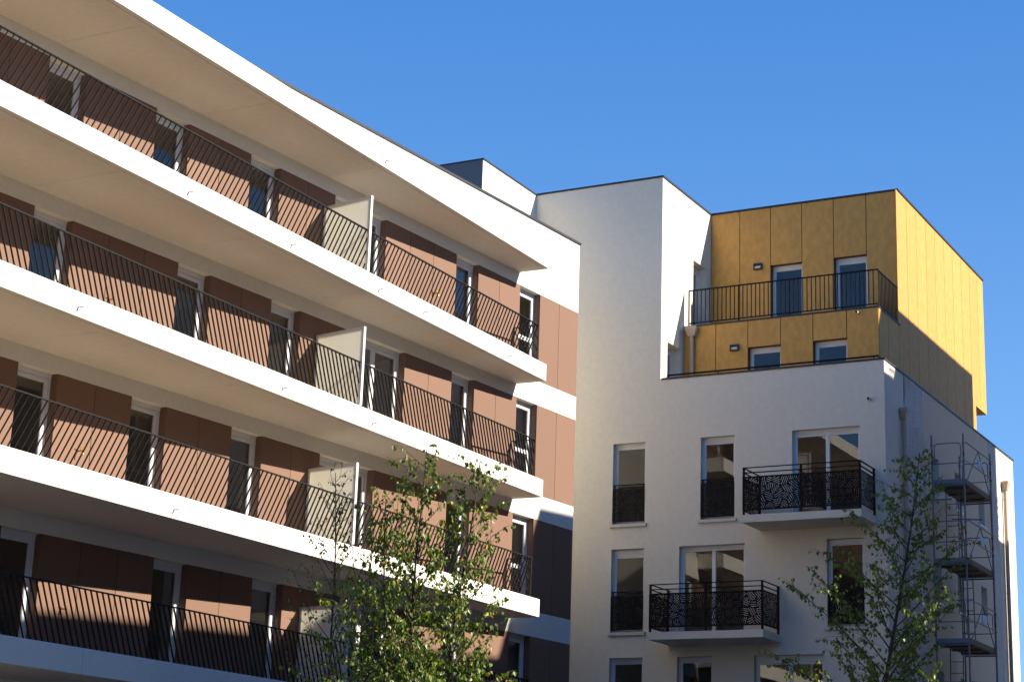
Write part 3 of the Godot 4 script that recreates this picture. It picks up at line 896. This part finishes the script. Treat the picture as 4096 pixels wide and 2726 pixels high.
# stems: [base, top, share of the branches, reach of the branches]
func birch(label: String, stems: Array, opt: Dictionary) -> void:
	var r := RandomNumberGenerator.new(); r.seed = opt.seed
	var tree := thing("birch_tree", label, "tree", "birches in the courtyard")
	var wood := MB.new()
	var twigs := MB.new()
	var crown := MB.new()
	var add_leaves := func(a: Vector3, b: Vector3, count: int) -> void:
		for k in count:
			if r.randf() > opt.density: continue
			var p := a.lerp(b, (k + r.randf()) / count)
			var an := r.randf() * TAU
			var out := Vector3(cos(an), 0, sin(an))
			var stalk := out * r.randf_range(0.012, 0.035) + Vector3(0, -0.012, 0)
			var down := (Vector3(0, -1, 0) + out * r.randf_range(0.0, 0.9) + Vector3(r.randfn(), r.randfn() * 0.5, r.randfn()) * 0.22).normalized()
			var side := down.cross(Vector3(r.randfn(), r.randfn(), r.randfn())).normalized()
			var col := Color(0.060, 0.110, 0.014).lerp(Color(0.20, 0.25, 0.030), r.randf())
			if r.randf() < opt.get("yellow", 0.02): col = Color(0.55, 0.30, 0.03)
			leaf(crown, p + stalk, down, side, opt.leaf * r.randf_range(0.6, 1.25), col)
	var steps := 14
	var turn := 0.0
	for sd in stems:
		var base: Vector3 = sd[0]
		var top: Vector3 = sd[1]
		var stem := PackedVector3Array()
		var rad := PackedFloat32Array()
		for i in steps + 1:
			var f := float(i) / steps
			var p := base.lerp(top, f)
			p += Vector3(sin(f * 9.0 + opt.seed + turn), 0, cos(f * 7.0 + opt.seed + turn)) * 0.04 * sin(f * PI)
			stem.append(p); rad.append(lerpf(opt.r0, 0.005, pow(f, 0.75)))
		wood.tube(stem, rad, 8)
		var at := func(f: float) -> Vector3:
			var q := clampf(f, 0, 0.999) * steps
			return stem[int(q)].lerp(stem[int(q) + 1], q - int(q))
		var count: int = sd[2]
		for i in count:
			var f: float = lerpf(opt.start, 0.985, pow((i + 0.5) / count, opt.get("bias", 0.85)))
			var p: Vector3 = at.call(f)
			turn += 2.39996 + r.randf_range(-0.35, 0.35)
			var out := Vector3(cos(turn), 0, sin(turn))
			var reach: float = sd[3] * (1.02 - pow(f, opt.get("shape", 1.6))) * r.randf_range(0.45, 1.12) + 0.10
			var rise: float = reach * opt.get("rise", 0.95) * r.randf_range(0.75, 1.3)
			var pts := PackedVector3Array()
			var rr := PackedFloat32Array()
			var bend := Vector3(r.randfn(), 0, r.randfn()) * 0.07 * reach
			for k in 7:
				var u := k / 6.0
				pts.append(p + out * (reach * u) + Vector3(0, rise * (u * 0.8 + 0.2 * u * u), 0) + bend * sin(u * PI) * 1.5 + Vector3(0, -0.14 * reach * u * u * u, 0))
				rr.append(lerpf(lerpf(opt.r0 * 0.3, 0.005, f), 0.002, u))
			wood.tube(pts, rr, 5, false)
			var nt: int = maxi(2, int(opt.twigs * clampf(reach / 1.2, 0.12, 1.0)))
			for k in nt:
				var u := lerpf(0.2, 1.0, (k + r.randf()) / nt)
				var q := u * 5.999
				var tp := pts[int(q)].lerp(pts[int(q) + 1], q - int(q))
				var dir := (pts[6] - pts[3]).normalized()
				var td := (dir * 0.8 + Vector3(r.randfn(), r.randf_range(-0.5, 0.9), r.randfn()) * 0.65).normalized()
				var tl: float = r.randf_range(0.12, 0.40) * opt.get("twig", 1.0)
				var mid := tp + td * tl * 0.55 + Vector3(0, 0.01, 0)
				var tip := tp + td * tl + Vector3(0, -0.10 * tl, 0)
				twigs.tube(PackedVector3Array([tp, mid, tip]), PackedFloat32Array([0.0032, 0.0022, 0.0012]), 4, false)
				add_leaves.call(tp, mid, opt.per_twig)
				add_leaves.call(mid, tip, opt.per_twig)
			add_leaves.call(pts[3], pts[6], opt.per_twig)
		add_leaves.call(at.call(0.9), at.call(0.998), opt.per_twig * 2)
	put("trunk", wood, M.bark, tree)
	put("twigs", twigs, M.twig, tree).set_meta("kind", "stuff")
	put("crown", crown, M.leaf, tree).set_meta("kind", "stuff")

# ------------------------------------------------------------------ block across the courtyard (outside the frame, it throws the shade)
func plain_window(b: Node, t: Transform3D, x: float, y: float, w: float, h: float) -> void:
	var o := node("window", b)
	var mb := MB.new(); mb.ring(t, x, y, x + w, y + h, 0.07, 0.001, 0.04)
	put("frame", mb, M.pvc, o)
	boxpart("pane", t, Vector3(x + 0.07, y + 0.07, 0.001), Vector3(x + w - 0.07, y + h - 0.07, 0.02), M.dark_glass, o)

func build_opposite() -> void:
	var b := thing("opposite_building", "stepped cream apartment block across the courtyard, out of frame on the right", "building")
	# silhouette seen from the sun in (x - 0.239 z, y - 0.556 z)
	var zc := 15.0
	var sx := 0.239 * zc
	var sy := 0.556 * zc
	var q := [[-24.05, -4.2, -9.07], [-4.2, -1.9, -5.40], [-1.9, 0.37, -5.68], [0.37, 9.35, -2.82], [9.35, 10.1, -8.15]]
	for i in q.size():
		var a: Array = q[i]
		zc = 16.5 if i == 0 else 15.0
		sx = 0.239 * zc
		sy = 0.556 * zc
		boxpart("wall", Transform3D(), Vector3(a[0] + sx + (0.001 if i > 0 else 0.0), GROUND, zc), Vector3(a[1] + sx, a[2] + sy, zc + (9.0 if i > 0 else 2.5)), M.tower if i > 0 else M.brown_wall, b)
	# windows on the faces towards the courtyard
	var back := Transform3D(Basis(Vector3(-1, 0, 0), Vector3.UP, Vector3(0, 0, -1)), Vector3(0, 0, 16.5))
	for row in 5:
		for col in 7:
			plain_window(b, back, 18.6 - col * 2.9, -13.9 + row * 2.8, 1.1, 1.9)
	back.origin.z = 15.0
	for row in 5:
		for col in 3:
			plain_window(b, back, -5.5 - col * 2.6, -13.9 + row * 2.8, 1.1, 1.9)
	for row in 5:
		plain_window(b, facing_minus_x(-24.05 + 0.239 * 16.5), 17.2, -13.9 + row * 2.8, 0.9, 1.9)
	# two blocks added behind the camera; this one shades the courtyard ground
	var c := thing("added_shade_block", "plain cream block added unseen behind the viewer to shade the courtyard ground", "building")
	boxpart("wall", Transform3D(), Vector3(-58.0, GROUND, 27.0), Vector3(-27.0, 0.5, 37.0), M.tower, c)
	var e := thing("added_sky_blocker", "plain cream block added unseen at the far back end to cut low sky light", "building")  # added mass that keeps low sky light off the courtyard walls
	boxpart("wall", Transform3D(), Vector3(-72.0, GROUND, -30.0), Vector3(-60.0, 1.5, 37.0), M.tower, e)
	var r := node("roof_railing", b)
	var z := zc + 0.06
	var x0: float = -1.25 + sx
	var x1: float = -0.79 + sx
	var y: float = -5.68 + sy
	boxpart("handrail", Transform3D(), Vector3(x0, y + 0.2, z), Vector3(x1, y + 0.24, z + 0.04), M.black, r)
	for k in 6:
		var x := lerpf(x0 + 0.02, x1 - 0.02, k / 5.0)
		boxpart("baluster", Transform3D(), Vector3(x - 0.015, y, z), Vector3(x + 0.015, y + 0.2, z + 0.03), M.black, r)

func _ready() -> void:
	rng.seed = 7
	# camera
	var cam := Camera3D.new()
	cam.name = "camera"
	var yaw := 1.0747
	var pitch := 0.2650
	var roll := 0.0338
	var fwd := Vector3(sin(yaw) * cos(pitch), sin(pitch), -cos(yaw) * cos(pitch))
	var right := Vector3(cos(yaw), 0, sin(yaw))
	var up := right.cross(fwd)
	cam.transform = Transform3D(Basis(right * cos(roll) + up * sin(roll), up * cos(roll) - right * sin(roll), -fwd), Vector3(-44.3887, -13.7173, 20.4243))
	cam.fov = rad_to_deg(2 * atan(1363.0 / 7579.0))
	cam.far = 600.0
	cam.near = 0.1
	add_child(cam)
	cam.current = true
	# sky and sun
	var env := Environment.new()
	var sky := Sky.new()
	var sm := ProceduralSkyMaterial.new()
	sm.sky_top_color = lin(0.009, 0.086, 0.29)
	sm.sky_horizon_color = lin(0.20, 0.385, 0.65)
	sm.sky_curve = 0.18
	sm.ground_bottom_color = lin(0.06, 0.06, 0.06)
	sm.ground_horizon_color = lin(0.10, 0.17, 0.26)
	sm.sun_angle_max = 1.0
	sky.sky_material = sm
	env.background_mode = Environment.BG_SKY
	env.sky = sky
	env.ambient_light_source = Environment.AMBIENT_SOURCE_SKY
	env.tonemap_mode = Environment.TONE_MAPPER_LINEAR
	env.tonemap_exposure = 2.1
	env.sdfgi_enabled = true; env.ssao_enabled = true; env.ssil_enabled = true
	var we := WorldEnvironment.new(); we.name = "world_environment"; we.environment = env
	add_child(we)
	var sun := DirectionalLight3D.new()
	sun.name = "sun"
	sun.light_energy = 1.6
	sun.light_color = Color(1.0, 0.955, 0.88)
	sun.light_angular_distance = 0.53
	sun.shadow_enabled = true
	add_child(sun)
	sun.look_at_from_position(Vector3(0.43, 1.0, 1.8) * 20.0, Vector3.ZERO, Vector3.UP)
	make_materials()
	# ground
	var g := MB.new()
	g.quad(Vector3(-250, GROUND, 250), Vector3(250, GROUND, 250), Vector3(250, GROUND, -250), Vector3(-250, GROUND, -250))
	var gr := put("ground", g, M.ground, self)
	gr.set_meta("kind", "structure"); gr.set_meta("label", "paved courtyard ground between the apartment blocks"); gr.set_meta("category", "ground")
	build_long_building()
	build_corner_building()
	build_opposite()
	build_scaffold()
	var b1 := Vector3(-26.92, GROUND, 9.80)
	birch("full leafy birch with scattered yellow leaves in front of the brown balconies", [[b1, Vector3(-27.60, -9.62, 10.36), 74, 1.25], [b1 + Vector3(0.1, 0, 0.16), Vector3(-27.33, -9.72, 10.86), 60, 1.2], [b1 + Vector3(-0.08, 0, -0.2), Vector3(-27.75, -10.15, 9.98), 62, 1.3]], {"seed": 4, "r0": 0.045, "start": 0.2, "shape": 1.4, "bias": 1.15, "rise": 1.15, "twigs": 16, "per_twig": 5, "density": 0.8, "leaf": 0.052, "yellow": 0.02})
	birch("sparse shaded birch in front of the scaffold and cream wall", [[Vector3(-20.17, GROUND, 12.43), Vector3(-20.87, -8.54, 13.72), 88, 2.3]], {"seed": 12, "r0": 0.07, "start": 0.2, "shape": 1.1, "bias": 1.25, "rise": 0.9, "twigs": 20, "per_twig": 5, "density": 0.66, "leaf": 0.054, "yellow": 0.004})
	birch("thin nearly bare birch standing left of the leafy one", [[Vector3(-18.84, GROUND, 3.76), Vector3(-19.88, -8.0, 4.08), 46, 1.55], [Vector3(-18.84, GROUND, 3.9), Vector3(-19.5, -8.9, 4.6), 26, 1.0]], {"seed": 31, "r0": 0.05, "start": 0.4, "shape": 1.3, "bias": 0.9, "rise": 1.5, "twigs": 13, "per_twig": 3, "density": 0.5, "leaf": 0.05, "yellow": 0.0})
	for o in get_children():
		if o is Node3D: o.position.y += LIFT
